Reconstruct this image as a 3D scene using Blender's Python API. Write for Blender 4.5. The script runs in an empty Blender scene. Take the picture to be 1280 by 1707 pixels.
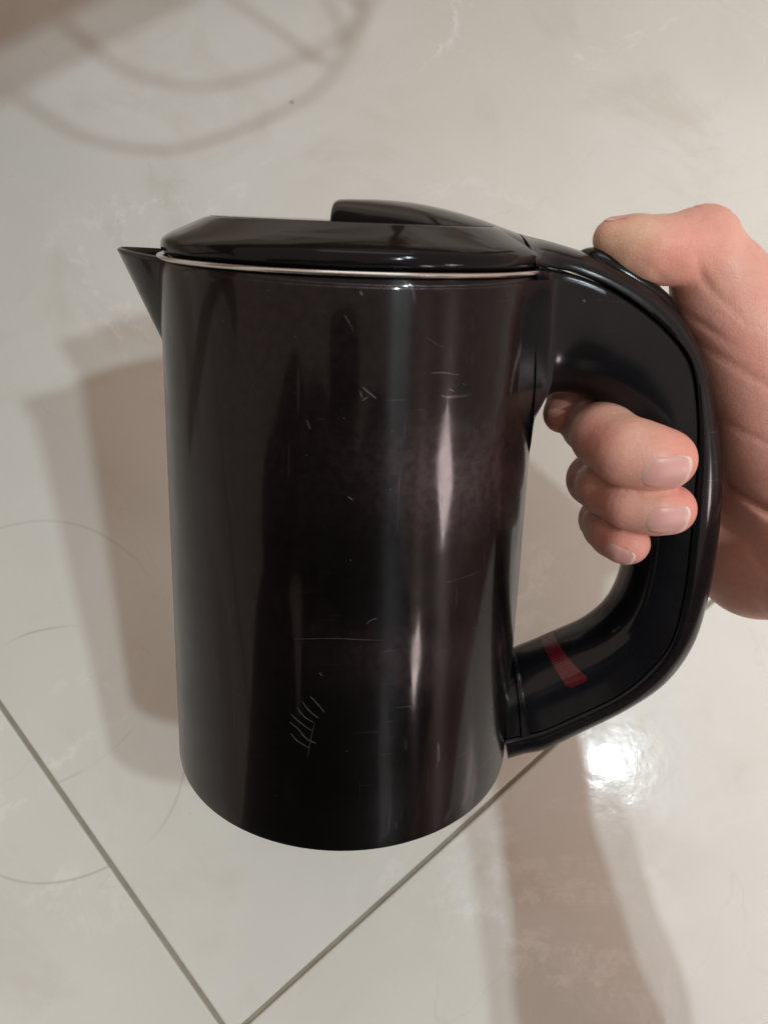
import bpy, bmesh, math, random
import numpy as np
from mathutils import Matrix, Vector

random.seed(7)
SC = bpy.context.scene
COL = SC.collection
pi = math.pi

# ------------------------------------------------------------------ camera, light, exposure
FPX, CX, CY = 1282.0, 640.0, 853.5          # the photograph's focal length and centre in its own pixels
N = np.array([.0958, -.2573, -1.]); N /= np.linalg.norm(N)      # floor normal seen from the lens (x right, y down, z forward)
UY = np.array([0, -1., 0]); UY -= N * (UY @ N); UY /= np.linalg.norm(UY)
UX = np.cross(UY, N)
RW = np.array([UX, UY, N])
HCAM = .378 * abs(N[2])


def W(p):
    """lens frame (metres) -> world, floor at z = 0"""
    q = RW @ np.asarray(p, float)
    return np.array([q[0], q[1], q[2] + HCAM])


def Wd(v):
    return RW @ np.asarray(v, float)


cam_d = bpy.data.cameras.new('camera')
cam = bpy.data.objects.new('camera', cam_d)
COL.objects.link(cam)
cam_d.sensor_fit = 'VERTICAL'
cam_d.sensor_height = 36
cam_d.sensor_width = 27
cam_d.lens = FPX / 1707 * 36
cam_d.clip_start = .01
cam_d.clip_end = 50
m = Matrix.Identity(4)
for j, v in enumerate(((1, 0, 0), (0, -1, 0), (0, 0, -1))):
    w_ = Wd(v)
    for i in range(3):
        m[i][j] = w_[i]
m.translation = Vector(W((0, 0, 0)))
cam.matrix_world = m
cam_d.dof.use_dof = True
cam_d.dof.focus_distance = .232
cam_d.dof.aperture_fstop = 20
SC.camera = cam

world = bpy.data.worlds.new('World')
SC.world = world
world.use_nodes = True
bg = world.node_tree.nodes['Background']
bg.inputs[0].default_value = (1.0, .785, .67, 1)
bg.inputs[1].default_value = .71

SC.view_settings.view_transform = 'Standard'
SC.view_settings.look = 'None'
SC.view_settings.exposure = 0
SC.view_settings.gamma = 1
SC.cycles.max_bounces = 8
SC.cycles.use_denoising = True

LAMP1 = np.array([.938, .078, -1.75])
LAMP2 = np.array([1.15, -.287, -1.75])


def lamp(name, pos, power, radius, colour):
    d = bpy.data.lights.new(name, 'POINT')
    d.energy = power
    d.shadow_soft_size = radius
    d.color = colour
    o = bpy.data.objects.new(name, d)
    COL.objects.link(o)
    o.location = W(pos)
    return o


lamp('ceiling_lamp', LAMP1, 47, .048, (.80, .95, 1))
lamp('ceiling_lamp', LAMP2, 50, .046, (.80, .95, 1))
for pos, sx, sy, pw in (((1.72, .93, -.50), .26, .34, 8.5), ((1.24, 1.46, -.44), .17, .36, 6.0)):      # two lit window panes low at the right
    pd = bpy.data.lights.new('window_pane_light', 'AREA')
    pd.shape = 'RECTANGLE'
    pd.size, pd.size_y = sx, sy
    pd.energy = pw
    pd.color = (1, .82, .80)
    po = bpy.data.objects.new('window_pane_light', pd)
    COL.objects.link(po)
    po.location = W(pos)
    po.rotation_euler = (Vector(W((0, 0, .2))) - po.location).to_track_quat('-Z', 'Y').to_euler()
ad = bpy.data.lights.new('fill_panel', 'AREA')          # broad soft fill added out of view on the far side, no actual fixture
ad.shape = 'RECTANGLE'
ad.size, ad.size_y = 1.6, .9
ad.energy = 12
ad.color = (.93, .97, 1)
ao = bpy.data.objects.new('fill_panel', ad)
COL.objects.link(ao)
ao.location = W((.3, -2.2, -1.3))
ao.rotation_euler = (Vector(W((0, 0, .3))) - ao.location).to_track_quat('-Z', 'Y').to_euler()


# ------------------------------------------------------------------ helpers
def empty(name, mat4=None, **props):
    o = bpy.data.objects.new(name, None)
    COL.objects.link(o)
    o.empty_display_size = .02
    if mat4 is not None:
        o.matrix_world = mat4
    for k, v in props.items():
        o[k] = v
    return o


def mesh_obj(name, verts, faces, mat, parent=None, sharp=35, smooth=True, **props):
    me = bpy.data.meshes.new(name)
    me.from_pydata([tuple(map(float, v)) for v in verts], [], [tuple(map(int, f)) for f in faces])
    bm = bmesh.new()
    bm.from_mesh(me)
    bmesh.ops.recalc_face_normals(bm, faces=bm.faces)
    bm.to_mesh(me)
    bm.free()
    if smooth:
        me.shade_smooth()
        me.set_sharp_from_angle(angle=math.radians(sharp))
    me.materials.append(mat)
    o = bpy.data.objects.new(name, me)
    COL.objects.link(o)
    if parent is not None:
        o.parent = parent
    for k, v in props.items():
        o[k] = v
    return o


def loft(rings, cap0=True, cap1=True, closed=True):
    V, F = [], []
    n = len(rings[0])
    for r in rings:
        V += [tuple(p) for p in r]
    for i in range(len(rings) - 1):
        for j in range(n if closed else n - 1):
            k = (j + 1) % n
            F.append((i * n + j, i * n + k, (i + 1) * n + k, (i + 1) * n + j))
    if cap0:
        F.append(tuple(range(n)))
    if cap1:
        F.append(tuple((len(rings) - 1) * n + j for j in range(n)))
    return V, F


def lathe(profile, n=160):
    rings = []
    for r, z in profile:
        rings.append([(r * math.cos(2 * pi * k / n), r * math.sin(2 * pi * k / n), z) for k in range(n)])
    V, F = loft(rings, False, False)
    return V, F


def crom(P, sub):
    """Catmull-Rom through the rows of P"""
    P = np.asarray(P, float)
    out = []
    n = len(P)
    for i in range(n - 1):
        p0, p1, p2, p3 = P[max(i - 1, 0)], P[i], P[i + 1], P[min(i + 2, n - 1)]
        for s in range(sub):
            t = s / sub
            out.append(.5 * ((2 * p1) + (-p0 + p2) * t + (2 * p0 - 5 * p1 + 4 * p2 - p3) * t * t + (-p0 + 3 * p1 - 3 * p2 + p3) * t ** 3))
    out.append(P[-1])
    return np.array(out)


def tube(pts, rad, n=8):
    pts = np.asarray(pts, float)
    rings = []
    up = np.array([.13, .22, .97])
    for i, p in enumerate(pts):
        t = pts[min(i + 1, len(pts) - 1)] - pts[max(i - 1, 0)]
        t /= np.linalg.norm(t)
        a = np.cross(t, up); a /= np.linalg.norm(a)
        b = np.cross(t, a)
        r = rad[i] if hasattr(rad, '__len__') else rad
        rings.append([p + r * (math.cos(2 * pi * k / n) * a + math.sin(2 * pi * k / n) * b) for k in range(n)])
    return loft(rings)


class NT:
    """tiny node-tree writer"""
    def __init__(self, name):
        self.mat = bpy.data.materials.new(name)
        self.mat.use_nodes = True
        self.t = self.mat.node_tree
        self.b = self.t.nodes['Principled BSDF']

    def n(self, kind, **kw):
        nd = self.t.nodes.new(kind)
        for k, v in kw.items():
            setattr(nd, k, v)
        return nd

    def l(self, a, b):
        self.t.links.new(a, b)

    def val(self, sock, v):
        if isinstance(v, (int, float)):
            sock.default_value = v
        elif isinstance(v, (tuple, list)):
            sock.default_value = v
        else:
            self.l(v, sock)

    def math(self, op, a, b=None, c=None, clamp=False):
        nd = self.n('ShaderNodeMath', operation=op, use_clamp=clamp)
        self.val(nd.inputs[0], a)
        if b is not None:
            self.val(nd.inputs[1], b)
        if c is not None:
            self.val(nd.inputs[2], c)
        return nd.outputs[0]

    def noise(self, vec, scale, detail=3, rough=.5, dist=0.0):
        nd = self.n('ShaderNodeTexNoise')
        nd.inputs['Scale'].default_value = scale
        nd.inputs['Detail'].default_value = detail
        nd.inputs['Roughness'].default_value = rough
        nd.inputs['Distortion'].default_value = dist
        if vec is not None:
            self.l(vec, nd.inputs['Vector'])
        return nd.outputs['Fac']

    def ramp(self, fac, lo, hi, a=0.0, b=1.0):
        nd = self.n('ShaderNodeMapRange')
        nd.inputs['From Min'].default_value = lo
        nd.inputs['From Max'].default_value = hi
        nd.inputs['To Min'].default_value = a
        nd.inputs['To Max'].default_value = b
        nd.interpolation_type = 'SMOOTHSTEP'
        self.l(fac, nd.inputs['Value'])
        return nd.outputs['Result']

    def mix(self, fac, a, b):
        nd = self.n('ShaderNodeMix', data_type='RGBA')
        self.val(nd.inputs[0], fac)
        self.val(nd.inputs[6], a if not isinstance(a, tuple) else (*a, 1))
        self.val(nd.inputs[7], b if not isinstance(b, tuple) else (*b, 1))
        return nd.outputs[2]

    def bump(self, height, strength, dist):
        nd = self.n('ShaderNodeBump')
        nd.inputs['Strength'].default_value = strength
        nd.inputs['Distance'].default_value = dist
        self.l(height, nd.inputs['Height'])
        return nd.outputs[0]

    def set(self, **kw):
        for k, v in kw.items():
            k = k.replace('_', ' ')
            s = self.b.inputs[k]
            if isinstance(v, tuple):
                s.default_value = (*v, 1) if len(v) == 3 else v
            else:
                self.val(s, v)


# floor points from the lens frame: used to place tiles, stains
def on_floor(px, py):
    v = np.array([(px - CX) / FPX, (py - CY) / FPX, 1.])
    t = -HCAM / (v @ N)
    return W(v * t)


# ------------------------------------------------------------------ materials
def mat_tile():
    s = NT('polished_marble_tile')
    g = s.n('ShaderNodeNewGeometry')
    pos = g.outputs['Position']
    oi = s.n('ShaderNodeObjectInfo')
    off = s.n('ShaderNodeVectorMath', operation='MULTIPLY_ADD')
    s.l(oi.outputs['Random'], off.inputs[0])
    off.inputs[1].default_value = (3, 5, 2)
    s.l(pos, off.inputs[2])
    v = off.outputs[0]
    big = s.noise(v, 3.2, 4, .55, .6)
    mid = s.noise(v, 11, 6, .62, 1.2)
    fine = s.noise(v, 60, 6, .6)
    col = s.mix(s.ramp(big, .35, .68), (.650, .643, .585), (.722, .722, .680))
    col = s.mix(s.math('MULTIPLY', s.ramp(mid, .5, .72), .55), col, (.60, .565, .50))
    # white cloudy veins: thin bands where a distorted noise crosses its middle
    vn = s.noise(v, 6.5, 8, .62, .9)
    band = s.math('ABSOLUTE', s.math('SUBTRACT', vn, .52))
    vein = s.ramp(band, .0, .03, 1, 0)
    patch = s.ramp(s.noise(v, 5.0, 3, .5, .3), .50, .66)
    vein = s.math('MULTIPLY', vein, patch)
    vein = s.math('MULTIPLY', vein, s.ramp(s.noise(v, 85, 6, .8, .5), .44, .56))
    col = s.mix(s.math('MULTIPLY', vein, .5), col, (.90, .885, .85))
    # hair-thin grey veins
    v2 = s.noise(v, 2.6, 5, .5, 1.6)
    b2 = s.ramp(s.math('ABSOLUTE', s.math('SUBTRACT', v2, .47)), .0, .0022, 1, 0)
    col = s.mix(s.math('MULTIPLY', b2, .08), col, (.32, .28, .24))
    # specks of dirt
    vo = s.n('ShaderNodeTexVoronoi')
    vo.inputs['Scale'].default_value = 26
    s.l(v, vo.inputs['Vector'])
    sep = s.n('ShaderNodeSeparateColor')
    s.l(vo.outputs['Color'], sep.inputs[0])
    sp = s.math('MULTIPLY', s.ramp(vo.outputs['Distance'], .03, .055, 1, 0), s.ramp(sep.outputs[0], .74, .78))
    col = s.mix(s.math('MULTIPLY', sp, .6), col, (.26, .21, .16))
    # ring marks left by wet pots: (x, y, radius, half width, strength)
    rings = []
    for (px, py, rr, hw, st) in ((106, 1249, .0540, .0008, .26), (50, 1083, .0600, .0009, .15), (1165, -165, .0745, .0010, .20)):
        c = on_floor(px, py)
        rings.append((c[0], c[1], rr, hw, st))
    wob = s.math('MULTIPLY', s.math('SUBTRACT', s.noise(v, 14, 2), .5), .008)
    for (x, y, rr, hw, st) in rings:
        sub = s.n('ShaderNodeVectorMath', operation='SUBTRACT')
        s.l(pos, sub.inputs[0])
        sub.inputs[1].default_value = (x, y, 0)
        ln = s.n('ShaderNodeVectorMath', operation='LENGTH')
        s.l(sub.outputs[0], ln.inputs[0])
        dd = s.math('ABSOLUTE', s.math('ADD', s.math('SUBTRACT', ln.outputs['Value'], rr), wob))
        mk = s.math('MULTIPLY', s.ramp(dd, hw * .3, hw, 1, 0), s.ramp(s.noise(v, 17, 2), .36, .52))
        col = s.mix(s.math('MULTIPLY', mk, st * 1.3), col, (.30, .26, .22))
    col = s.mix(s.math('MULTIPLY', s.math('SUBTRACT', fine, .5), .25, clamp=True), col, (.75, .73, .70))
    s.l(col, s.b.inputs['Base Color'])
    smear = s.noise(v, 22, 6, .68, .8)
    rgh = s.ramp(smear, .36, .64, .10, .30)
    s.set(Roughness=rgh)
    s.set(Specular_IOR_Level=.11)
    s.set(Coat_Weight=s.ramp(smear, .3, .7, .3, .05), Coat_IOR=1.3)
    s.set(Coat_Roughness=.022)
    hgt = s.math('ADD', s.math('MULTIPLY', s.noise(v, 75, 4, .6), .5), s.noise(v, 18, 3, .5))
    s.l(s.bump(hgt, .38, .0007), s.b.inputs['Normal'])
    return s.mat


def mat_grout():
    s = NT('grout')
    g = s.n('ShaderNodeNewGeometry')
    f = s.noise(g.outputs['Position'], 120, 4, .6)
    s.l(s.mix(f, (.22, .195, .15), (.38, .345, .28)), s.b.inputs['Base Color'])
    s.set(Roughness=.85)
    return s.mat


def scuffs(s, vec, amount):
    """fine random scratches: stretched noise in two directions"""
    out = None
    for (rot, sc) in ((.5, (900, 35, 35)), (-.7, (40, 900, 60)), (1.2, (60, 40, 1100))):
        mp = s.n('ShaderNodeMapping')
        mp.inputs['Rotation'].default_value = (rot, rot * .6, rot * .3)
        mp.inputs['Scale'].default_value = sc
        s.l(vec, mp.inputs['Vector'])
        nz = s.noise(mp.outputs[0], 1.0, 2, .5)
        k = s.ramp(nz, .69, .76)
        out = k if out is None else s.math('MAXIMUM', out, k)
    pat = s.ramp(s.noise(vec, 28, 3, .6), .45, .65)
    return s.math('MULTIPLY', s.math('MULTIPLY', out, pat), amount)


ANISO_ROT = 0.25


def mat_body():
    s = NT('dark_plum_lacquer')
    tc = s.n('ShaderNodeTexCoord')
    v = tc.outputs['Object']
    haze = s.noise(v, 14, 5, .6, .5)
    fine = s.noise(v, 140, 4, .65)
    sc = scuffs(s, v, .4)
    s.set(Metallic=.9)
    col = s.mix(s.ramp(haze, .35, .7), (.0055, .0052, .0054), (.011, .0100, .0105))
    col = s.mix(sc, col, (.12, .09, .095))
    s.l(col, s.b.inputs['Base Color'])
    s.set(Roughness=s.math('ADD', s.ramp(haze, .3, .7, .24, .34), s.math('MULTIPLY', fine, .10)))
    s.set(Anisotropic=1.0, Anisotropic_Rotation=ANISO_ROT)
    tg = s.n('ShaderNodeTangent', direction_type='RADIAL', axis='Z')
    s.l(tg.outputs[0], s.b.inputs['Tangent'])
    s.set(Specular_IOR_Level=.3)
    s.set(Coat_Weight=.5, Coat_IOR=1.38)
    s.set(Coat_Roughness=s.ramp(fine, .35, .7, .07, .13))
    hgt = s.math('ADD', s.math('MULTIPLY', sc, -1.0), s.math('MULTIPLY', s.noise(v, 22, 2), .6))
    bn = s.bump(hgt, .25, .00012)
    s.l(bn, s.b.inputs['Coat Normal'])
    # second, much narrower lobe: the lacquer was polished round and round, so lamps stretch along the axis
    gl = s.n('ShaderNodeBsdfAnisotropic')
    s.l(s.mix(s.ramp(s.noise(v, 420, 4, .75), .36, .64), (.035, .027, .030), (.085, .062, .067)), gl.inputs['Color'])
    gl.inputs['Roughness'].default_value = .20
    gl.inputs['Anisotropy'].default_value = .86
    gl.inputs['Rotation'].default_value = ANISO_ROT
    s.l(tg.outputs[0], gl.inputs['Tangent'])
    s.l(s.bump(s.noise(v, 30, 3, .6), .2, .00015), gl.inputs['Normal'])
    ms = s.n('ShaderNodeMixShader')
    ms.inputs[0].default_value = .13
    out = s.t.nodes['Material Output']
    s.l(s.b.outputs[0], ms.inputs[1])
    s.l(gl.outputs[0], ms.inputs[2])
    s.l(ms.outputs[0], out.inputs['Surface'])
    return s.mat


def mat_plastic(name, a, b, r0, r1, wavy=.0):
    s = NT(name)
    tc = s.n('ShaderNodeTexCoord')
    v = tc.outputs['Object']
    haze = s.noise(v, 30, 5, .6, .4)
    sc = scuffs(s, v, .5)
    vo = s.n('ShaderNodeTexVoronoi')
    vo.inputs['Scale'].default_value = 130
    s.l(v, vo.inputs['Vector'])
    sep = s.n('ShaderNodeSeparateColor')
    s.l(vo.outputs['Color'], sep.inputs[0])
    dust = s.math('MULTIPLY', s.ramp(vo.outputs['Distance'], .04, .09, 1, 0), s.ramp(sep.outputs[0], .88, .92))
    col = s.mix(haze, a, b)
    col = s.mix(s.math('MULTIPLY', dust, .5), col, (.35, .31, .25))
    col = s.mix(s.math('MULTIPLY', sc, .3), col, (.2, .2, .2))
    s.l(col, s.b.inputs['Base Color'])
    s.set(Roughness=s.ramp(haze, .3, .7, r0, r1), Specular_IOR_Level=.27)
    hgt = s.math('ADD', s.math('MULTIPLY', sc, -.5), s.math('MULTIPLY', s.noise(v, 45, 3), .8))
    if wavy:
        s.set(Specular_IOR_Level=.14)
        hgt = s.math('ADD', hgt, s.math('MULTIPLY', s.noise(v, 38, 2, .5, 1.2), wavy))
    s.l(s.bump(hgt, .22, .00012), s.b.inputs['Normal'])
    return s.mat


def mat_simple(name, col, rough, metal=0.0, **kw):
    s = NT(name)
    tc = s.n('ShaderNodeTexCoord')
    f = s.noise(tc.outputs['Object'], 60, 4, .6)
    s.l(s.mix(f, tuple(c * .85 for c in col), tuple(min(1, c * 1.12) for c in col)), s.b.inputs['Base Color'])
    s.set(Roughness=s.ramp(f, .3, .7, rough * .8, rough * 1.2))
    s.set(Metallic=metal)
    s.set(**kw)
    return s.mat


def mat_red():
    s = NT('red_translucent_window')
    tc = s.n('ShaderNodeTexCoord')
    vo = s.n('ShaderNodeTexVoronoi')
    vo.inputs['Scale'].default_value = 1500
    vo.inputs['Randomness'].default_value = .15
    s.l(tc.outputs['Object'], vo.inputs['Vector'])
    d = s.ramp(vo.outputs['Distance'], .15, .5, 1, 0)
    s.l(s.mix(d, (.05, .003, .006), (.11, .007, .012)), s.b.inputs['Base Color'])
    s.set(Roughness=.22)
    s.l(s.bump(d, .2, .0001), s.b.inputs['Normal'])
    return s.mat


def mat_skin():
    s = NT('skin')
    at = s.n('ShaderNodeVertexColor', layer_name='Tone')
    tc = s.n('ShaderNodeTexCoord')
    v = tc.outputs['Object']
    mott = s.noise(v, 70, 4, .6)
    big = s.noise(v, 26, 3, .5)
    c = s.mix(s.math('MULTIPLY', s.ramp(mott, .40, .64), .45), at.outputs['Color'], (.58, .25, .20))
    c = s.mix(s.math('MULTIPLY', s.ramp(s.noise(v, 420, 4, .7), .5, .7), .35), c, (.50, .24, .19))
    c = s.mix(s.math('MULTIPLY', s.ramp(big, .48, .7), .35), c, (.66, .42, .31))
    s.l(c, s.b.inputs['Base Color'])
    s.set(Roughness=s.ramp(mott, .3, .7, .42, .56))
    s.set(Specular_IOR_Level=.35, Subsurface_Weight=.18, Subsurface_Scale=.003)
    s.b.inputs['Subsurface Radius'].default_value = (1.0, .35, .2)
    # fine skin lines
    vo = s.n('ShaderNodeTexVoronoi', feature='DISTANCE_TO_EDGE')
    vo.inputs['Scale'].default_value = 700
    s.l(v, vo.inputs['Vector'])
    cell = s.ramp(vo.outputs['Distance'], .0, .12)
    mp = s.n('ShaderNodeMapping')
    mp.inputs['Scale'].default_value = (260, 900, 260)
    s.l(v, mp.inputs['Vector'])
    ridge = s.noise(mp.outputs[0], 1, 3, .5)
    hgt = s.math('ADD', s.math('MULTIPLY', cell, .25), ridge)
    hgt = s.math('ADD', hgt, s.math('MULTIPLY', s.noise(v, 160, 3), 1.4))
    s.l(s.bump(hgt, .6, .00022), s.b.inputs['Normal'])
    return s.mat


def mat_nail():
    s = NT('fingernail')
    at = s.n('ShaderNodeVertexColor', layer_name='Tone')
    s.l(at.outputs['Color'], s.b.inputs['Base Color'])
    s.set(Roughness=.36, Specular_IOR_Level=.4, Subsurface_Weight=.15, Subsurface_Scale=.002)
    tc = s.n('ShaderNodeTexCoord')
    s.l(s.bump(s.noise(tc.outputs['Object'], 350, 3), .15, .0001), s.b.inputs['Normal'])
    return s.mat


M_TILE, M_GROUT, M_BODY = mat_tile(), mat_grout(), mat_body()
M_HANDLE = mat_plastic('black_handle_plastic', (.003, .0033, .0042), (.007, .0075, .009), .13, .24)
M_LID = mat_plastic('black_lid_plastic', (.003, .003, .0036), (.006, .0055, .006), .06, .13, 9.0)
M_BUTTON = mat_plastic('black_button_plastic', (.003, .003, .004), (.007, .007, .008), .12, .22)
M_STEEL = mat_simple('brushed_steel', (.60, .585, .56), .2, 1.0)
M_SCRATCH = mat_simple('bare_scratch', (.06, .056, .052), .4)
M_RED = mat_red()
M_SKIN, M_NAIL = mat_skin(), mat_nail()
M_WOOD = mat_simple('brown_wood', (.20, .12, .075), .5)
M_SHIRT = mat_simple('black_cotton', (.012, .012, .014), .9)
M_TROUSER = mat_simple('dark_cotton', (.022, .018, .017), .9)
M_HAIR = mat_simple('black_hair', (.01, .008, .007), .6)
M_CABLE = mat_simple('black_cable_rubber', (.03, .03, .03), .5)

# ------------------------------------------------------------------ floor of big square tiles round the joint corner in view
VTX = on_floor(385, 1730)
dA = on_floor(0, 1180) - on_floor(365, 1707); dA[2] = 0; dA /= np.linalg.norm(dA)
dB = np.cross(dA, (0, 0, 1.)); dB /= np.linalg.norm(dB)
if dB @ (on_floor(980, 1210) - on_floor(405, 1707)) < 0:
    dB = -dB
TS, GW, TH = .80, .0020, .009
ext = 3.2
floor = mesh_obj('floor', [(-ext, -ext, -.0016), (ext, -ext, -.0016), (ext, ext, -.0016), (-ext, ext, -.0016)], [(0, 1, 2, 3)], M_GROUT, smooth=False, kind='structure')
h = TS / 2 - GW / 2
e = .0008
tv, tf = [], []
rings_t = []
for (k, z) in ((h, -TH), (h, -e), (h - e * .35, -e * .3), (h - e, 0)):
    rings_t.append([(-k, -k, z), (k, -k, z), (k, k, z), (-k, k, z)])
tv, tf = loft(rings_t)
tile_me = None
for i in range(-3, 3):
    for j in range(-3, 3):
        c = VTX + dA * TS * (i + .5) + dB * TS * (j + .5)
        if tile_me is None:
            o = mesh_obj('tile', tv, tf, M_TILE, floor, smooth=False)
            tile_me = o.data
        else:
            o = bpy.data.objects.new('tile', tile_me)
            COL.objects.link(o)
            o.parent = floor
        o.location = (c[0], c[1], 0)
        o.rotation_euler = (0, 0, math.atan2(dA[1], dA[0]))

# ------------------------------------------------------------------ the kettle
H, R1, R2 = .15587, .0520, .0555
KC = np.array([-.01399, .07584, .26873])
ta, tb = .36707, .03947
KX = np.array([math.cos(tb), math.sin(tb), 0])
KZ = np.array([math.sin(tb) * math.cos(ta), -math.cos(tb) * math.cos(ta), -math.sin(ta)])
KY = np.cross(KZ, KX)
KM = Matrix.Identity(4)
for j, v in enumerate((KX, KY, KZ)):
    w_ = Wd(v)
    for i in range(3):
        KM[i][j] = w_[i]
KM.translation = Vector(W(KC))
kettle = empty('electric_kettle', KM, label='black and dark plum electric kettle with steel rim held tilted above the tiled floor', category='kettle')
O_L = np.array([-(KC @ KX), -(KC @ KY), -(KC @ KZ)])        # the lens in kettle coordinates


def ray(px, py):
    v = np.array([(px - CX) / FPX, (py - CY) / FPX, 1.])
    return np.array([v @ KX, v @ KY, v @ KZ])


def L(px, py, y=0.0):
    """point of the kettle's own plane y = const"""
    d = ray(px, py)
    t = (y - O_L[1]) / d[1]
    return O_L + d * t


def RB(z):
    return R2 + (R1 - R2) * z / H


def on_body(px, py):
    d = ray(px, py)
    r = R1
    for _ in range(8):
        a = d[0] ** 2 + d[1] ** 2
        b = 2 * (O_L[0] * d[0] + O_L[1] * d[1])
        c = O_L[0] ** 2 + O_L[1] ** 2 - r * r
        q = b * b - 4 * a * c
        t = (-b - math.sqrt(max(q, 0))) / (2 * a)
        p = O_L + d * t
        r = RB(p[2])
    return p


prof = [(0, .0022), (R2 - .004, .0022), (R2 - .0035, .0003), (R2 - .0005, 0), (R2 - .0001, .00012), (RB(.001), .0011)]
for k in range(1, 24):
    z = .0011 + (H - .0035 - .0011) * k / 23
    prof.append((RB(z), z))
prof += [(RB(H) - .0001, H - .0022), (RB(H) - .0006, H - .0010), (RB(H) - .0012, H - .0006), (R1 - .003, H - .0006), (R1 - .003, H - .02)]
V, F = lathe(prof, 192)
mesh_obj('body', V, F, M_BODY, kettle, 30)
V, F = lathe([(R2 - .0060, .0022), (R2 - .0062, -.0003), (R2 - .0072, -.0008), (0.002, -.0010)], 128)
mesh_obj('base', V, F, M_HANDLE, kettle, 30)
prof = []
for k in range(13):
    a = 2 * pi * k / 12
    prof.append((R1 - .0001 + .0008 * math.cos(a), H + .0001 + .0006 * math.sin(a)))
V, F = lathe(prof, 192)
mesh_obj('rim', V, F, M_STEEL, kettle, 60)

# lid
lid = [(R1 - .0030, H + .0002), (R1 - .0016, H + .0008), (R1 - .0008, H + .0017), (R1 - .0006, H + .0028), (R1 - .0009, H + .0042),
       (R1 - .0017, H + .0050), (R1 - .0028, H + .0057), (.0478, H + .0064), (.0438, H + .0082), (.0402, H + .0098), (.0392, H + .01015), (.0380, H + .0103), (.037, H + .01035), (.02, H + .0103), (.0001, H + .0103)]
V, F = lathe(crom(lid, 3), 160)
lid_o = mesh_obj('lid', V, F, M_LID, kettle, 50)

# raised thumb ridge of the lid, from a step near the middle back to the hinge
ridge_px = [(556, 350), (557, 340), (561, 334.5), (572, 332), (605, 332), (640, 333), (690, 338), (740, 348), (790, 362), (830, 376.5), (858, 387)]
rt = crom([[*L(a, b)[[0, 2]]] for a, b in ridge_px], 5)
rings = []
x0, x1 = rt[0, 0], rt[-1, 0]
base_z = H + .0028
for k, (x, zt) in enumerate(rt):
    s_ = (x - x0) / (x1 - x0)
    w = .0155 + .0155 * math.sin(min(1, s_ / .62) * pi / 2) ** 1.3 - .0068 * max(0, (s_ - .62) / .38) ** 1.5
    rg = []
    for q in range(33):
        a = pi * q / 32
        n_ = 2.3 - .3 * s_
        c, s2 = math.cos(a), math.sin(a)
        rg.append((x, -w * np.sign(c) * abs(c) ** (2 / n_), base_z + (zt - base_z) * abs(s2) ** (2 / n_)))
    rings.append(rg)
first = [(p[0] + .0004, p[1] * .98, p[2]) for p in rings[0]]
V, F = loft(rings)
mesh_obj('lid_ridge', V, F, M_LID, lid_o, 38)

# spout
tip = L(197, 421)
low = L(271, 592)
rings = []
ns = 26
for k in range(ns + 1):
    s_ = k / ns
    z = low[2] + (H - .0004 - low[2]) * s_
    r = RB(z)
    e_ = (abs(tip[0]) - R1) * s_ ** 1.0
    w = .021 * s_ ** .75 + .0004
    rg = []
    for q in range(25):
        u = -1 + 2 * q / 24
        y = w * u
        xb = -math.sqrt(max(r * r - w * w, 0)) + .0015
        xt = -(r + e_)
        f_ = 1 - (abs(u) ** 1.5 * .75 + .25 * u * u)
        rg.append((xb + (xt - xb) * f_, y, z + .0012 * s_ * f_))
    rings.append(rg)
V, F = loft(rings, False, False, closed=False)
sp = mesh_obj('spout', V, F, M_BODY, kettle, 50)
md = sp.modifiers.new('Solidify', 'SOLIDIFY')
md.thickness = .0012
md.offset = 1

# handle: stations of (inner edge, seam, outer edge, half width)
ST = [((872, 770), (893, 447), (861, 388), .0235),
      ((880, 722), (905, 448), (882, 394), .0200),
      ((890, 690), (918, 449), (912, 401), .0172),
      ((912, 665), (932, 452), (940, 409), .0160),
      ((948, 658), (960, 458), (970, 419), .0152),
      ((985, 668), (1012, 480), (1018, 439), .0146),
      ((1017, 694), (1066, 515), (1077, 474), .0140),
      ((1040, 726), (1116, 560), (1126, 519), .0136),
      ((1053, 765), (1149, 609), (1166, 595), .0133),
      ((1058, 810), (1160, 680), (1183, 672), .0130),
      ((1058, 860), (1161, 755), (1197, 755), .0130),
      ((1053, 910), (1156, 830), (1198, 835), .0130),
      ((1046, 955), (1149, 905), (1191, 910), .0130),
      ((1032, 997), (1139, 988), (1176, 988), .0130),
      ((1010, 1028), (1118, 1068), (1152, 1062), .0131),
      ((975, 1054), (1080, 1118), (1106, 1126), .0133),
      ((935, 1071), (1030, 1158), (1038, 1171), .0135),
      ((900, 1086), (960, 1192), (963, 1208), .0138),
      ((872, 1098), (905, 1216), (905, 1235), .0143),
      ((855, 1106), (868, 1225), (868, 1243), .0143),
      ((838, 1112), (842, 1231), (842, 1250), .0150)]
rows = []
for (I, S, O, w) in ST:
    a = L(*I, -.004)[[0, 2]]
    b = L(*S, -w * .92)[[0, 2]]
    c = L(*O, -.002)[[0, 2]]
    rows.append([*a, *b, *c, w])
HS = crom(rows, 6)
NST = len(ST)


def shell_ring(row, grow=0.0):
    I, S, w = row[0:2], row[2:4], row[6]
    pts = []
    qs = [0, .012, .035, .08, .16, .26, .36, .46, .54, .62, .69, .76, .82, .87, .91, .945, .97, .987, .996, 1.0]
    for q in qs:
        if q < .035:
            v = w * (.93 + .07 * math.sqrt(q / .035))
        elif q < .30:
            v = w
        else:
            p = (q - .30) / .70
            v = w * max(1 - p ** 2.7, 0) ** (1 / 2.1)
        P = S + (I - S) * q
        pts.append((P[0], -(v + grow), P[1]))
    pts += [(p[0], -p[1], p[2]) for p in pts[-2::-1]]
    return pts


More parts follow.
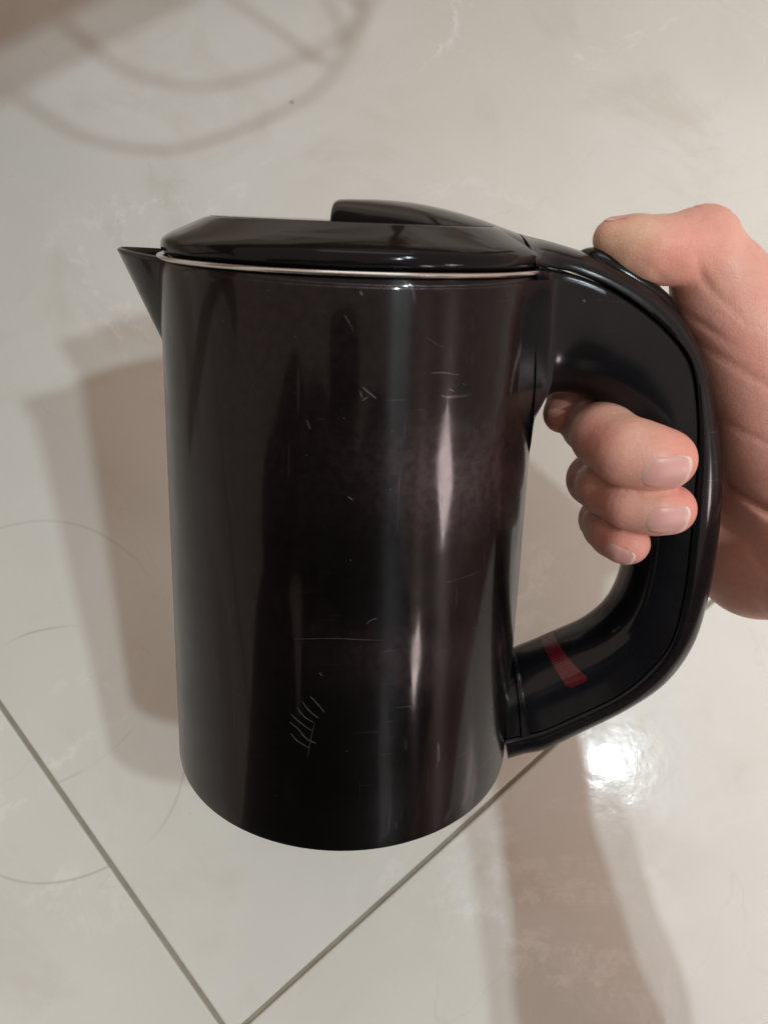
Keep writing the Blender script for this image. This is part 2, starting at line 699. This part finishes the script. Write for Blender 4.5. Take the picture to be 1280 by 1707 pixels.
def spine_ring(row):
    S, O, w = row[2:4], row[4:6], row[6]
    d = O - S
    ln = np.linalg.norm(d)
    S = S + d / ln * .0004
    d = O - S
    pts = []
    for q in [0, .03, .09, .18, .3, .42, .54, .65, .75, .84, .91, .96, .99, 1.0]:
        if q < .09:
            v = w * (.95 + .05 * math.sqrt(q / .09))
        else:
            p = (q - .09) / .91
            v = w * max(1 - p ** 2.2, 0) ** (1 / 2.2)
        P = S + d * q
        pts.append((P[0], -v, P[1]))
    pts += [(p[0], -p[1], p[2]) for p in pts[-2::-1]]
    return pts


V, F = loft([shell_ring(r) for r in HS])
handle = mesh_obj('handle', V, F, M_HANDLE, kettle, 32)
V, F = loft([spine_ring(r) for r in HS])
mesh_obj('handle_spine', V, F, M_HANDLE, handle, 40)

# moulded fillet where the upper arm of the handle flows into the body
zt, zb = H - .0016, L(900, 712, -.01)[2]
nz, nf = 40, 18
FV, FF = [], []
for sgn in (-1, 1):
    base_i = len(FV)
    for i in range(nz + 1):
        v_ = i / nz
        z = zt + (zb - zt) * v_
        cl = 0 if v_ < .62 else (v_ - .62) / .38
        sq = math.sqrt(max(1 - cl ** 2, 0))
        a = math.radians(9 + 29 * sq)
        R_ = RB(z) - .00015
        A = np.array([R_ * math.cos(a), R_ * math.sin(a)])
        T = np.array([math.sin(a), -math.cos(a)])
        wy = .0174 * sq + (1 - sq) * A[1] * .98
        t_ = (A[1] - wy) / -T[1]
        Cc = A + T * t_
        Bp = np.array([Cc[0] + .0016 * sq + .00005, wy])
        for j in range(nf + 1):
            q = j / nf
            p = A * (1 - q) ** 2 + Cc * 2 * q * (1 - q) + Bp * q * q
            FV.append((p[0], sgn * p[1], z))
    for i in range(nz):
        for j in range(nf):
            b0 = base_i + i * (nf + 1) + j
            FF.append((b0, b0 + 1, b0 + nf + 2, b0 + nf + 1))
mesh_obj('handle_mount', FV, FF, M_HANDLE, handle, 60)

# release button on the top of the handle, under the thumb
bi0, bi1 = int(4.05 * 6), int(7.35 * 6)
rings = []
nb = bi1 - bi0
for k in range(nb + 1):
    row = HS[bi0 + k]
    s_ = k / nb
    t_ = HS[bi0 + k + 1][4:6] - HS[bi0 + k - 1][4:6]
    t_ /= np.linalg.norm(t_)
    nrm = np.array([-t_[1], t_[0]])
    if nrm[1] < 0:
        nrm = -nrm
    hgt = .0022 * (math.sin(min(1, s_ / .16) * pi / 2)) * (1 - .75 * s_ ** 2) + .0002
    w = .0082 * math.sqrt(max(1 - abs(2 * s_ - 1) ** 3.2, .02))
    rg = []
    for q in range(17):
        a = pi * q / 16
        c, s2 = math.cos(a), math.sin(a)
        y = -w * np.sign(c) * abs(c) ** .7
        hh = -.0035 + (hgt + .0035) * abs(s2) ** .5
        P = row[4:6] + nrm * hh
        rg.append((P[0], y, P[1]))
    rings.append(rg)
V, F = loft(rings)
mesh_obj('release_button', V, F, M_BUTTON, handle, 45)

# red window let into the lower arm of the handle
rings = []
ra, rb = 16.12 * 6, 16.76 * 6
nn = 16
for k in range(nn + 1):
    s_ = k / nn
    f_ = ra + (rb - ra) * s_
    i0 = int(f_); fr = f_ - i0
    row = HS[i0] * (1 - fr) + HS[min(i0 + 1, len(HS) - 1)] * fr
    rg = shell_ring(row, .0)
    arr = np.array(rg)
    half = arr[:20][::-1]                      # from inner edge round to the seam, near side
    seg = np.r_[0, np.cumsum(np.linalg.norm(np.diff(half, axis=0), axis=1))]
    edge = abs(2 * s_ - 1)
    top = seg[-1] * (.62 - .05 * max(0, (edge - .7) / .3) ** 2)
    pts = []
    for q in range(25):
        tt = -.006 + (top + .006) * q / 24
        at = abs(tt)
        P = np.array([np.interp(at, seg, half[:, c]) for c in range(3)])
        if tt < 0:
            P[1] = -P[1]
        # outward push
        ctr = np.array([(row[0] + row[2]) / 2, 0, (row[1] + row[3]) / 2])
        d = P - ctr; d[1] *= 1.5
        P = P + d / np.linalg.norm(d) * .00028
        pts.append(P)
    rings.append(pts)
V, F = loft(rings, False, False, closed=False)
mesh_obj('water_level_window', V, F, M_RED, handle, 60)

# mounting collar where the lower arm meets the body
rings = []
for (f_, g) in ((18.55, .0), (18.6, .0009), (18.8, .0012), (19.0, .0012), (19.08, .0)):
    i0 = int(f_ * 6); fr = f_ * 6 - i0
    row = (HS[i0] * (1 - fr) + HS[i0 + 1] * fr).copy()
    dI = row[0:2] - row[2:4]; dI /= np.linalg.norm(dI)
    row[0:2] += dI * g * .7
    row[2:4] -= dI * g * .2
    rings.append(shell_ring(row, g * .7))
V, F = loft(rings)
mesh_obj('mount_collar', V, F, M_HANDLE, handle, 30)

# scratches cut into the lacquer, as thin strokes lying 0.05 mm proud
SV, SF = [], []


def stroke(pts, w0):
    P = [on_body(*p) for p in pts]
    P = crom(P, 4)
    n = len(P)
    for i in range(n):
        t = P[min(i + 1, n - 1)] - P[max(i - 1, 0)]
        t /= np.linalg.norm(t)
        nr = np.array([P[i][0], P[i][1], 0]); nr /= np.linalg.norm(nr)
        s_ = np.cross(nr, t)
        w = w0 * .85 * (.35 + .65 * math.sin(pi * (i + .5) / n)) * random.uniform(.7, 1.2)
        q = P[i] * (1, 1, 1)
        q = q + nr * (RB(q[2]) - math.hypot(q[0], q[1]) + .00006)
        SV.append(q - s_ * w); SV.append(q + nr * .00003); SV.append(q + s_ * w)
        if i:
            a = len(SV) - 6
            SF.append((a, a + 1, a + 4, a + 3)); SF.append((a + 1, a + 2, a + 5, a + 4))


for pts in ([(517, 1160), (528, 1172), (541, 1187)], [(504, 1169), (515, 1184), (531, 1197)], [(495, 1179), (508, 1195), (523, 1204)],
            [(485, 1190), (500, 1204), (520, 1218)], [(483, 1203), (497, 1215), (511, 1231), (527, 1239)], [(485, 1222), (495, 1234), (516, 1247)]):
    stroke(pts, .00017)
for pts, w in (([(525, 1205), (519, 1228), (513, 1262)], .00005), ([(492, 1065), (560, 1064), (640, 1067)], .00005), ([(611, 1040), (618, 1034), (628, 1031)], .00014),
               ([(600, 652), (604, 664)], .00012), ([(604, 645), (615, 655), (627, 664)], .00016), ([(580, 828), (588, 833)], .00022),
               ([(690, 912), (703, 885), (712, 862)], .00005), ([(532, 1121), (537, 1126)], .00014), ([(612, 662), (604, 668)], .00016),
               ([(718, 622), (740, 621), (762, 625)], .00012), ([(748, 648), (756, 652)], .00018), ([(735, 659), (744, 662)], .00018),
               ([(574, 524), (590, 552)], .00006), ([(708, 560), (730, 575), (742, 578)], .00006), ([(660, 1180), (690, 1176)], .00005),
               ([(820, 1120), (828, 1160)], .00006), ([(600, 486), (604, 492)], .00022), ([(512, 700), (517, 715)], .00007)):
    stroke(pts, w)
for _ in range(5):
    x, y = random.gauss(700, 75), random.choice((random.uniform(480, 760), random.uniform(980, 1380)))
    a, l = random.gauss(.2, .9), random.uniform(4, 22)
    if 330 < x < 820:
        stroke([(x, y), (x + l * .5 * math.cos(a), y + l * .5 * math.sin(a) + random.uniform(-1, 1)), (x + l * math.cos(a), y + l * math.sin(a))], random.uniform(.00001, .00003))
for _ in range(22):
    x, y = random.uniform(310, 820), random.uniform(480, 1360)
    stroke([(x, y), (x + 2, y + 1.4)], random.uniform(.00006, .00012))
scr = mesh_obj('scratch_marks', SV, SF, M_SCRATCH, kettle, 60, kind='stuff')

# ------------------------------------------------------------------ the hand, one continuous surface from a distance field
def HP(px, py, y, r):
    return (L(px, py, y / 1000.), r / 1000.)


FING = {
    'middle': [HP(1235, 650, 20, 11.5), HP(1090, 690, 25, 10), HP(986, 706, 5, 8.6), HP(1008, 727, -9, 9.0), HP(1042, 752, -18, 9.2), HP(1080, 762, -20, 8.7), HP(1110, 766, -20, 8.2)],
    'ring': [HP(1240, 760, 22, 11), HP(1095, 790, 25, 9.2), HP(990, 799, 5, 7.9), HP(1010, 812, -7, 8.0), HP(1048, 833, -16.5, 7.9), HP(1088, 845, -19, 7.5), HP(1117, 849, -19, 7.1)],
    'pinky': [HP(1230, 860, 24, 9.5), HP(1095, 870, 23, 7.6), HP(1004, 866, 7, 6.9), HP(1012, 878, -2, 6.9), HP(1022, 890, -9, 6.6), HP(1040, 903, -15, 5.9), HP(1050, 907, -16, 5.4)],
    'index': [HP(1200, 560, 20, 11.5), HP(1070, 590, 27, 9), HP(990, 628, 20, 7.9), HP(952, 670, 12, 6.9), HP(937, 690, 9, 5.9)],
}
THUMB = [HP(1019, 398, -1, 5.0), HP(1050, 408, -2, 6.7), HP(1085, 417, -3, 7.7), HP(1125, 417, -2, 8.3), HP(1172, 404, 0, 8.9), HP(1201, 478, 3, 12.9), HP(1262, 600, 6, 16.5), HP(1292, 715, 7, 17.5), HP(1315, 800, 9, 18)]
PALM = [[HP(1262, 640, 22, 15), HP(1290, 780, 26, 19), HP(1266, 925, 24, 20.0)],
        [HP(1200, 560, 20, 12), HP(1290, 640, 22, 18), HP(1330, 780, 20, 22)],
        [HP(1315, 800, 12, 17), HP(1380, 880, 14, 22)],
        [HP(1266, 925, 24, 20.0), HP(1385, 900, 20, 24)]]
inv = np.array([KX, KY, KZ])


def C2K(p):
    return inv @ (np.asarray(p) - KC)


def CP(px, py, z, r):
    return (C2K(np.array([(px - CX) / FPX * z, (py - CY) / FPX * z, z])), r / 1000.)


ARM = [HP(1395, 855, 14, 21), CP(1440, 1030, .228, 22), CP(1468, 1433, .21, 24.5), CP(1520, 2092, .21, 32), CP(1600, 2700, .21, 36)]


def cone_sdf(P, a, ra, b, rb):
    ba = b - a
    h_ = np.clip(((P - a) @ ba) / (ba @ ba), 0, 1)
    h_ = h_ * h_ * (3 - 2 * h_) * .35 + h_ * .65
    d = np.linalg.norm(P - (a + h_[..., None] * ba), axis=-1)
    return d - (ra + (rb - ra) * h_)


def smin(a, b, k):
    h_ = np.clip(.5 + .5 * (b - a) / k, 0, 1)
    return b + (a - b) * h_ - k * h_ * (1 - h_)


def chain(P, c, k):
    d = None
    for i in range(len(c) - 1):
        e_ = cone_sdf(P, c[i][0], c[i][1], c[i + 1][0], c[i + 1][1])
        d = e_ if d is None else smin(d, e_, k)
    return d


CREASE = []      # (centre, direction across, half length of reach, depth, width)


def crease(c, n, reach, depth, width):
    n = np.asarray(n, float)
    CREASE.append((np.asarray(c), n / np.linalg.norm(n), reach, depth, width))


for nm in ('middle', 'ring', 'pinky'):
    c = FING[nm]
    t = c[5][0] - c[3][0]
    p = c[4][0] * .75 + c[3][0] * .25
    for o_, dp in ((-.0030, .00018), (-.0015, .00034), (0.0003, .00045), (.0019, .0003)):
        crease(p + t / np.linalg.norm(t) * o_, t, .011, dp, .00045)
tt = THUMB[4][0] - THUMB[2][0]
mid = THUMB[3][0] * .5 + THUMB[4][0] * .5 + np.array([0, 0, -.006])
crease(mid, tt + np.array([0, 0, .01]), .010, .0007, .0007)
crease(mid + np.array([.0035, 0, .001]), tt + np.array([0, 0, .012]), .008, .0004, .0006)
for nm, (qx, qy) in (('middle', (1003, 728)), ('ring', (1003, 815)), ('pinky', (1003, 882))):
    c = FING[nm]
    t = c[3][0] - c[2][0]
    for o_, dp in ((-.0028, .0003), (-.001, .0004), (.0008, .00045), (.0028, .0003)):
        crease(c[2][0] * .6 + c[3][0] * .4 + t / np.linalg.norm(t) * o_, t, .011, dp, .0004)
for k_ in range(5):
    crease(THUMB[4][0] + np.array([-.004 + .0024 * k_, 0, .006]), (1, 0, .12), .009, .00028, .00042)
for (ax_, ay_, bx_, by_, dp, wd) in ((1125, 505, 1200, 560, .0005, .0008), (1150, 560, 1270, 640, .0004, .001), (1170, 470, 1230, 530, .0003, .0007),
                                     (1190, 700, 1280, 740, .0004, .0009), (1185, 930, 1270, 905, .0005, .0009), (1200, 985, 1275, 960, .0004, .0008), (1075, 440, 1100, 462, .0003, .0006)):
    q1, q2 = L(ax_, ay_, -.008), L(bx_, by_, -.008)
    crease((q1 + q2) / 2, np.cross(q2 - q1, (0, 1, 0)), np.linalg.norm(q2 - q1) * .75, dp, wd)
# folds of the palm between thumb pad and heel
p1, p2 = L(1215, 815, -.004), L(1290, 860, -.004)
dv = np.cross(p2 - p1, (0, 1, 0))
crease((p1 + p2) / 2, dv, .022, .0022, .0016)
p1, p2 = L(1245, 905, 0), L(1290, 1000, 0)
crease((p1 + p2) / 2 + np.array([.002, 0, 0]), np.cross(p2 - p1, (0, 1, 0)), .016, .0008, .0016)


def sdf(P):
    d = None
    for nm in ('middle', 'ring', 'pinky', 'index'):
        e_ = chain(P, FING[nm], .0030)
        d = e_ if d is None else smin(d, e_, .0008)
    p = None
    for c in PALM:
        e_ = chain(P, c, .006)
        p = e_ if p is None else smin(p, e_, .010)
    p = smin(p, chain(P, ARM, .012), .014)
    th = chain(P, THUMB, .0042)
    p = smin(p, th, .0035)
    d = smin(d, p, .004)
    for (c, n, reach, dep, wd) in CREASE:
        q = P - c
        s_ = q @ n
        r2 = (q * q).sum(-1)
        d = d + dep * np.exp(-(s_ / wd) ** 2) * np.exp(-(r2 / reach ** 2) ** 2)
    return d


def extract(lo, hi, st):
    """naive surface nets over a sparse grid"""
    n = np.ceil((hi - lo) / st).astype(int) + 1
    B = 12
    nb = np.ceil(n / B).astype(int)
    n = nb * B
    D = np.full(n, 1e3, np.float32)
    bi = np.stack(np.meshgrid(*[np.arange(k) for k in nb], indexing='ij'), -1).reshape(-1, 3)
    cen = lo + (bi * B + B / 2) * st
    dc = sdf(cen)
    rad = B * st * .5 * 1.75 + .003
    loc = np.stack(np.meshgrid(*[np.arange(B)] * 3, indexing='ij'), -1).reshape(-1, 3)
    near = np.abs(dc) < rad * 1.25
    for b, d in zip(bi[~near], dc[~near]):
        D[b[0] * B:b[0] * B + B, b[1] * B:b[1] * B + B, b[2] * B:b[2] * B + B] = d
    nbk = bi[near]
    for i in range(0, len(nbk), 200):
        blk = nbk[i:i + 200]
        idx = blk[:, None, :] * B + loc[None]
        vals = sdf(lo + idx * st)
        f_ = idx.reshape(-1, 3)
        D[f_[:, 0], f_[:, 1], f_[:, 2]] = vals.reshape(-1)
    S = D < 0
    cells = np.zeros(np.array(D.shape) - 1, np.int8)
    for dx in (0, 1):
        for dy in (0, 1):
            for dz in (0, 1):
                cells += S[dx:S.shape[0] - 1 + dx, dy:S.shape[1] - 1 + dy, dz:S.shape[2] - 1 + dz]
    act = (cells > 0) & (cells < 8)
    ci = np.argwhere(act)
    vid = np.full(act.shape, -1, np.int64)
    vid[act] = np.arange(len(ci))
    acc = np.zeros((len(ci), 3)); cnt = np.zeros(len(ci))
    offs = [(a, b, c) for a in (0, 1) for b in (0, 1) for c in (0, 1)]
    for a in offs:
        for ax in range(3):
            if a[ax] == 0:
                b = list(a); b[ax] = 1
                va = D[ci[:, 0] + a[0], ci[:, 1] + a[1], ci[:, 2] + a[2]].astype(float)
                vb = D[ci[:, 0] + b[0], ci[:, 1] + b[1], ci[:, 2] + b[2]].astype(float)
                m_ = (va < 0) != (vb < 0)
                t = np.where(m_, va / np.where(m_, va - vb, 1), 0)
                p = np.array(a, float)[None].repeat(len(ci), 0)
                p[:, ax] += t
                acc[m_] += p[m_]; cnt[m_] += 1
    Vv = lo + (ci + acc / cnt[:, None]) * st
    Fs = []
    for ax in range(3):
        u, v = (ax + 1) % 3, (ax + 2) % 3
        sl0 = [slice(1, -1)] * 3; sl1 = [slice(1, -1)] * 3
        A = S
        sh = [slice(0, k) for k in S.shape]
        a0 = list(sh); a1 = list(sh)
        a0[ax] = slice(0, S.shape[ax] - 1); a1[ax] = slice(1, S.shape[ax])
        E = np.argwhere(A[tuple(a0)] != A[tuple(a1)])
        E = E[(E[:, u] > 0) & (E[:, v] > 0) & (E[:, u] < S.shape[u] - 1) & (E[:, v] < S.shape[v] - 1)]
        eu = np.zeros(3, int); eu[u] = 1
        ev = np.zeros(3, int); ev[v] = 1
        q = [vid[tuple((E - x).T)] for x in (eu * 0, eu, eu + ev, ev)]
        Q = np.stack(q, 1)
        ins = S[tuple(E.T)]
        Q[~ins] = Q[~ins][:, ::-1]
        Fs.append(Q)
    Fq = np.concatenate(Fs)
    return Vv, Fq[(Fq >= 0).all(1)]


allp = np.array([c[0] for ch in list(FING.values()) + [THUMB, ARM] + PALM for c in ch])
allr = np.array([c[1] for ch in list(FING.values()) + [THUMB, ARM] + PALM for c in ch])
lo = (allp - allr[:, None]).min(0) - .006
hi = (allp + allr[:, None]).max(0) + .006
HV, HF = extract(lo, hi, .0011)


def grad(P, e_=.0004):
    g = np.stack([sdf(P + np.eye(3)[k] * e_) - sdf(P - np.eye(3)[k] * e_) for k in range(3)], -1)
    return g / np.linalg.norm(g, axis=-1, keepdims=True)


for _ in range(2):
    HV = HV - grad(HV) * sdf(HV)[:, None] * .9


def tone(P):
    base = np.array([.61, .345, .275])
    col = np.tile(base, (len(P), 1))

    def blob(c, r, target, k):
        w = k * np.exp(-((P - c) ** 2).sum(1) / r ** 2)
        return w[:, None] * (np.array(target) - col)
    red = (.66, .23, .18)
    pink = (.66, .33, .27)
    yel = (.66, .50, .32)
    for nm in ('middle', 'ring', 'pinky', 'index'):
        c = FING[nm]
        col += blob(c[-1][0] + (c[-1][0] - c[-2][0]) * .25, c[-1][1] * 1.1, (.70, .19, .15), .85)
        if nm != 'index':
            col += blob(L(1000, {'middle': 735, 'ring': 825, 'pinky': 890}[nm], -.018), .0075, red, .6)
            col += blob(c[3][0] + np.array([.006, -.006, .004]), .008, yel, .55)
    col += blob(THUMB[0][0] + np.array([.004, -.004, -.001]), .009, yel, .9)
    col += blob(THUMB[0][0] + np.array([.002, -.001, .005]), .0045, red, .8)
    col += blob(THUMB[2][0] + np.array([.004, -.006, 0]), .007, red, .6)
    col += blob(THUMB[4][0] + np.array([0, 0, .006]), .014, pink, .9)
    col += blob(L(1160, 430, -.008), .007, red, .7)
    col += blob(THUMB[6][0], .028, pink, .5)
    col += blob(L(1262, 950, 0), .026, pink, .6)
    col += blob(L(1240, 900, 0), .014, red, .3)
    return np.clip(col, 0, 1)


def with_tone(o, cols):
    ca = o.data.color_attributes.new('Tone', 'FLOAT_COLOR', 'POINT')
    a = np.ones((len(cols), 4), np.float32)
    a[:, :3] = cols
    ca.data.foreach_set('color', a.ravel())


def K2W(P):
    P = np.atleast_2d(P)
    Q = np.array(KM)[:3, :3] @ P.T
    return Q.T + np.array(KM.translation)


WR = K2W(L(1300, 800, .01))[0]           # hand origin, in the palm
hm = bpy.data.meshes.new('person')
HVw = K2W(HV) - WR
hm.vertices.add(len(HVw))
hm.vertices.foreach_set('co', HVw.astype(np.float32).ravel())
hm.loops.add(len(HF) * 4)
hm.loops.foreach_set('vertex_index', HF.astype(np.int32).ravel())
hm.polygons.add(len(HF))
hm.polygons.foreach_set('loop_start', (np.arange(len(HF)) * 4).astype(np.int32))
hm.update(calc_edges=True)
hm.validate()
hm.shade_smooth()
hm.materials.append(M_SKIN)
hand = bpy.data.objects.new('person', hm)
COL.objects.link(hand)
hand.location = WR
hand['label'] = 'person whose bare right hand grips the kettle handle, thumb on the release button'
hand['category'] = 'person'
with_tone(hand, tone(HV))


def nail(c0, c1, along, across, out, length, width, shift=0.0, bend=.9):
    """plate on the back of a fingertip, settled on the skin"""
    along = along / np.linalg.norm(along)
    out = out - along * (out @ along); out /= np.linalg.norm(out)
    side = np.cross(along, out)
    P, colr = [], []
    nu, nv = 21, 25
    for i in range(nv):
        s_ = -1 + 2 * i / (nv - 1)
        for j in range(nu):
            u = -1 + 2 * j / (nu - 1)
            # superelliptic outline: rounder at the root, blunter at the free edge
            n_ = 2.4 if s_ < 0 else 3.4
            wv = width / 2 * (1 - .08 * (s_ < 0) * abs(s_))
            lu = (1 - abs(u) ** n_) ** (1 / n_) if abs(u) < 1 else 0
            q = c0 + along * (s_ * length / 2 * (lu * .92 + .08) + shift) + side * (u * wv) + out * (c1 * 1.15)
            P.append(q)
    P = np.array(P)
    for _ in range(12):
        d = sdf(P)
        P = P - out * np.clip(d, -.002, .002)[:, None] * .85
    k = 0
    g = grad(P)
    for i in range(nv):
        s_ = -1 + 2 * i / (nv - 1)
        for j in range(nu):
            u = -1 + 2 * j / (nu - 1)
            ed = max(abs(s_), abs(u))
            lift = .00034 * (1 - max(0, (ed - .55) / .45) ** 2.5) - .00012
            if s_ > .6:
                lift += .00025 * (s_ - .6) / .4
            P[k] = P[k] + g[k] * lift
            pink = np.array([.56, .31, .28])
            white = np.array([.74, .64, .54])
            cu = np.array([.66, .44, .37])
            w = .75 / (1 + math.exp(-(s_ - .90 + .09 * u * u) * 40))
            w2 = 1 / (1 + math.exp((s_ + .72 + .25 * u * u) * 16)) * .6
            cc = pink * (1 - w2) + cu * w2
            colr.append(cc * (1 - w) + white * w)
            k += 1
    Fq = [(i * nu + j, i * nu + j + 1, (i + 1) * nu + j + 1, (i + 1) * nu + j) for i in range(nv - 1) for j in range(nu - 1)]
    o = mesh_obj('fingernail', K2W(P) - WR, Fq, M_NAIL, hand, 80)
    with_tone(o, np.array(colr))
    return o




# the rest of the person, crouching behind the lens: what the dark front of the kettle mirrors
def cloth_part(name, chains, k, st, mat):
    def f(P):
        d = None
        for c in chains:
            e_ = chain(P, [(C2K(p), q) for p, q in c], k)
            d = e_ if d is None else smin(d, e_, k)
        return d
    global sdf
    keep = sdf
    sdf = f
    pp = np.array([C2K(p) for c in chains for p, q in c]); qq = np.array([q for c in chains for p, q in c])
    V_, F_ = extract((pp - qq[:, None]).min(0) - .02, (pp + qq[:, None]).max(0) + .02, st)
    sdf = keep
    return mesh_obj(name, K2W(V_) - WR, F_, mat, hand, 80)


cloth_part('shirt', [[((-.20, .36, -.30), .105), ((-.07, .40, -.16), .15), ((-.03, .47, .0), .16), ((.0, .58, .14), .13)],
                     [((.18, .38, -.30), .10), ((.06, .42, -.16), .15)],
                     [((-.26, .36, -.29), .085), ((-.38, .30, -.12), .075), ((-.24, .19, -.14), .055)],
                     [((.22, .40, -.29), .075), ((.29, .46, -.08), .062), ((.195, .40, .16), .049), ((.176, .345, .20), .044)]], .05, .009, M_SHIRT)
cloth_part('trousers', [[((-.09, .60, .20), .11), ((-.33, .38, .0), .10), ((-.30, .48, .26), .075)],
                        [((.09, .60, .20), .11), ((.32, .36, .13), .075), ((.31, .50, .27), .062)]], .04, .009, M_TROUSER)
cloth_part('hair', [[((-.04, .28, -.42), .098), ((-.04, .33, -.46), .105), ((-.04, .36, -.40), .09)]], .03, .007, M_HAIR)

mid_, rin, pin = FING['middle'], FING['ring'], FING['pinky']
nail(L(1104, 765, -.020), .008, mid_[-1][0] - mid_[-3][0], None, np.array([.0, -1, -.22]), .0132, .0106)
nail(L(1108, 848, -.019), .007, rin[-1][0] - rin[-3][0], None, np.array([.0, -1, -.16]), .0118, .0096)
nail(L(1036, 903, -.0145), .0055, np.array([1, -.25, -.35]), None, np.array([-.2, -1, -.45]), .0088, .0070)
nail(L(1040, 380, 0), .006, THUMB[0][0] - THUMB[1][0], None, np.array([.1, .1, 1]), .0115, .010)

# ------------------------------------------------------------------ table edge and hanging cable up left, whose shadows fall on the tiles
def above(px, py, hgt, lampc):
    a = on_floor(px, py)
    b = W(lampc)
    return a + (b - a) * (hgt / b[2])


t0, t1 = above(-60, 207, .27, LAMP2), above(400, -37, .27, LAMP2)
dd = t1 - t0; dd /= np.linalg.norm(dd)
bk = np.cross((0, 0, 1.), dd)
if bk @ (on_floor(0, 0) - on_floor(640, 853)) < 0:
    bk = -bk
org = t0 - dd * .35
table = empty('table', Matrix.Translation(Vector((*(org + bk * .3)[:2], 0))), label='brown wooden table edge whose shadow falls across the upper left corner', category='table')
ox = np.array(table.matrix_world.translation)
rg = []
for z in (.27, .2708, .289, .29):
    e2 = .0 if .2705 < z < .2895 else -.001
    a = org - dd * .1 - bk * e2; b = org + dd * 1.05 - bk * e2
    rg.append([(*(p[:2] - ox[:2]), z) for p in (a, b, b + bk * .5, a + bk * .5)])
V, F = loft(rg)
mesh_obj('table_top', V, F, M_WOOD, table, smooth=False)
for (u, v) in ((.0, .06), (.95, .06), (.0, .44), (.95, .44)):
    c = org + dd * u + bk * v - ox
    V, F = loft([[(c[0] + sx, c[1] + sy, z) for sx, sy in ((-k_, -k_), (k_, -k_), (k_, k_), (-k_, k_))] for z, k_ in ((0, .014), (.27, .019))])
    mesh_obj('leg', V, F, M_WOOD, table, smooth=False)

cpx = [(-90, 60, .292), (-20, 120, .27), (45, 172, .25), (130, 224, .23), (240, 250, .22), (335, 240, .215), (450, 196, .215), (530, 150, .22), (572, 92, .23), (562, 30, .245),
       (500, -60, .27), (400, -95, .28), (330, -55, .27), (390, 0, .25), (470, 55, .235), (545, 106, .225), (585, 80, .235), (600, 0, .25), (560, -120, .292), (420, -220, .296), (250, -250, .296)]
cp = crom([above(a, b, h_, LAMP2) for a, b, h_ in cpx], 10)
cc = cp[0].copy()
V, F = tube(cp - cc, .0023, 10)
cable = mesh_obj('cable', V, F, M_CABLE, None, 60, label='thin black cable looping off the table edge, its soft shadow curling on the tiles', category='cable')
cable.location = cc
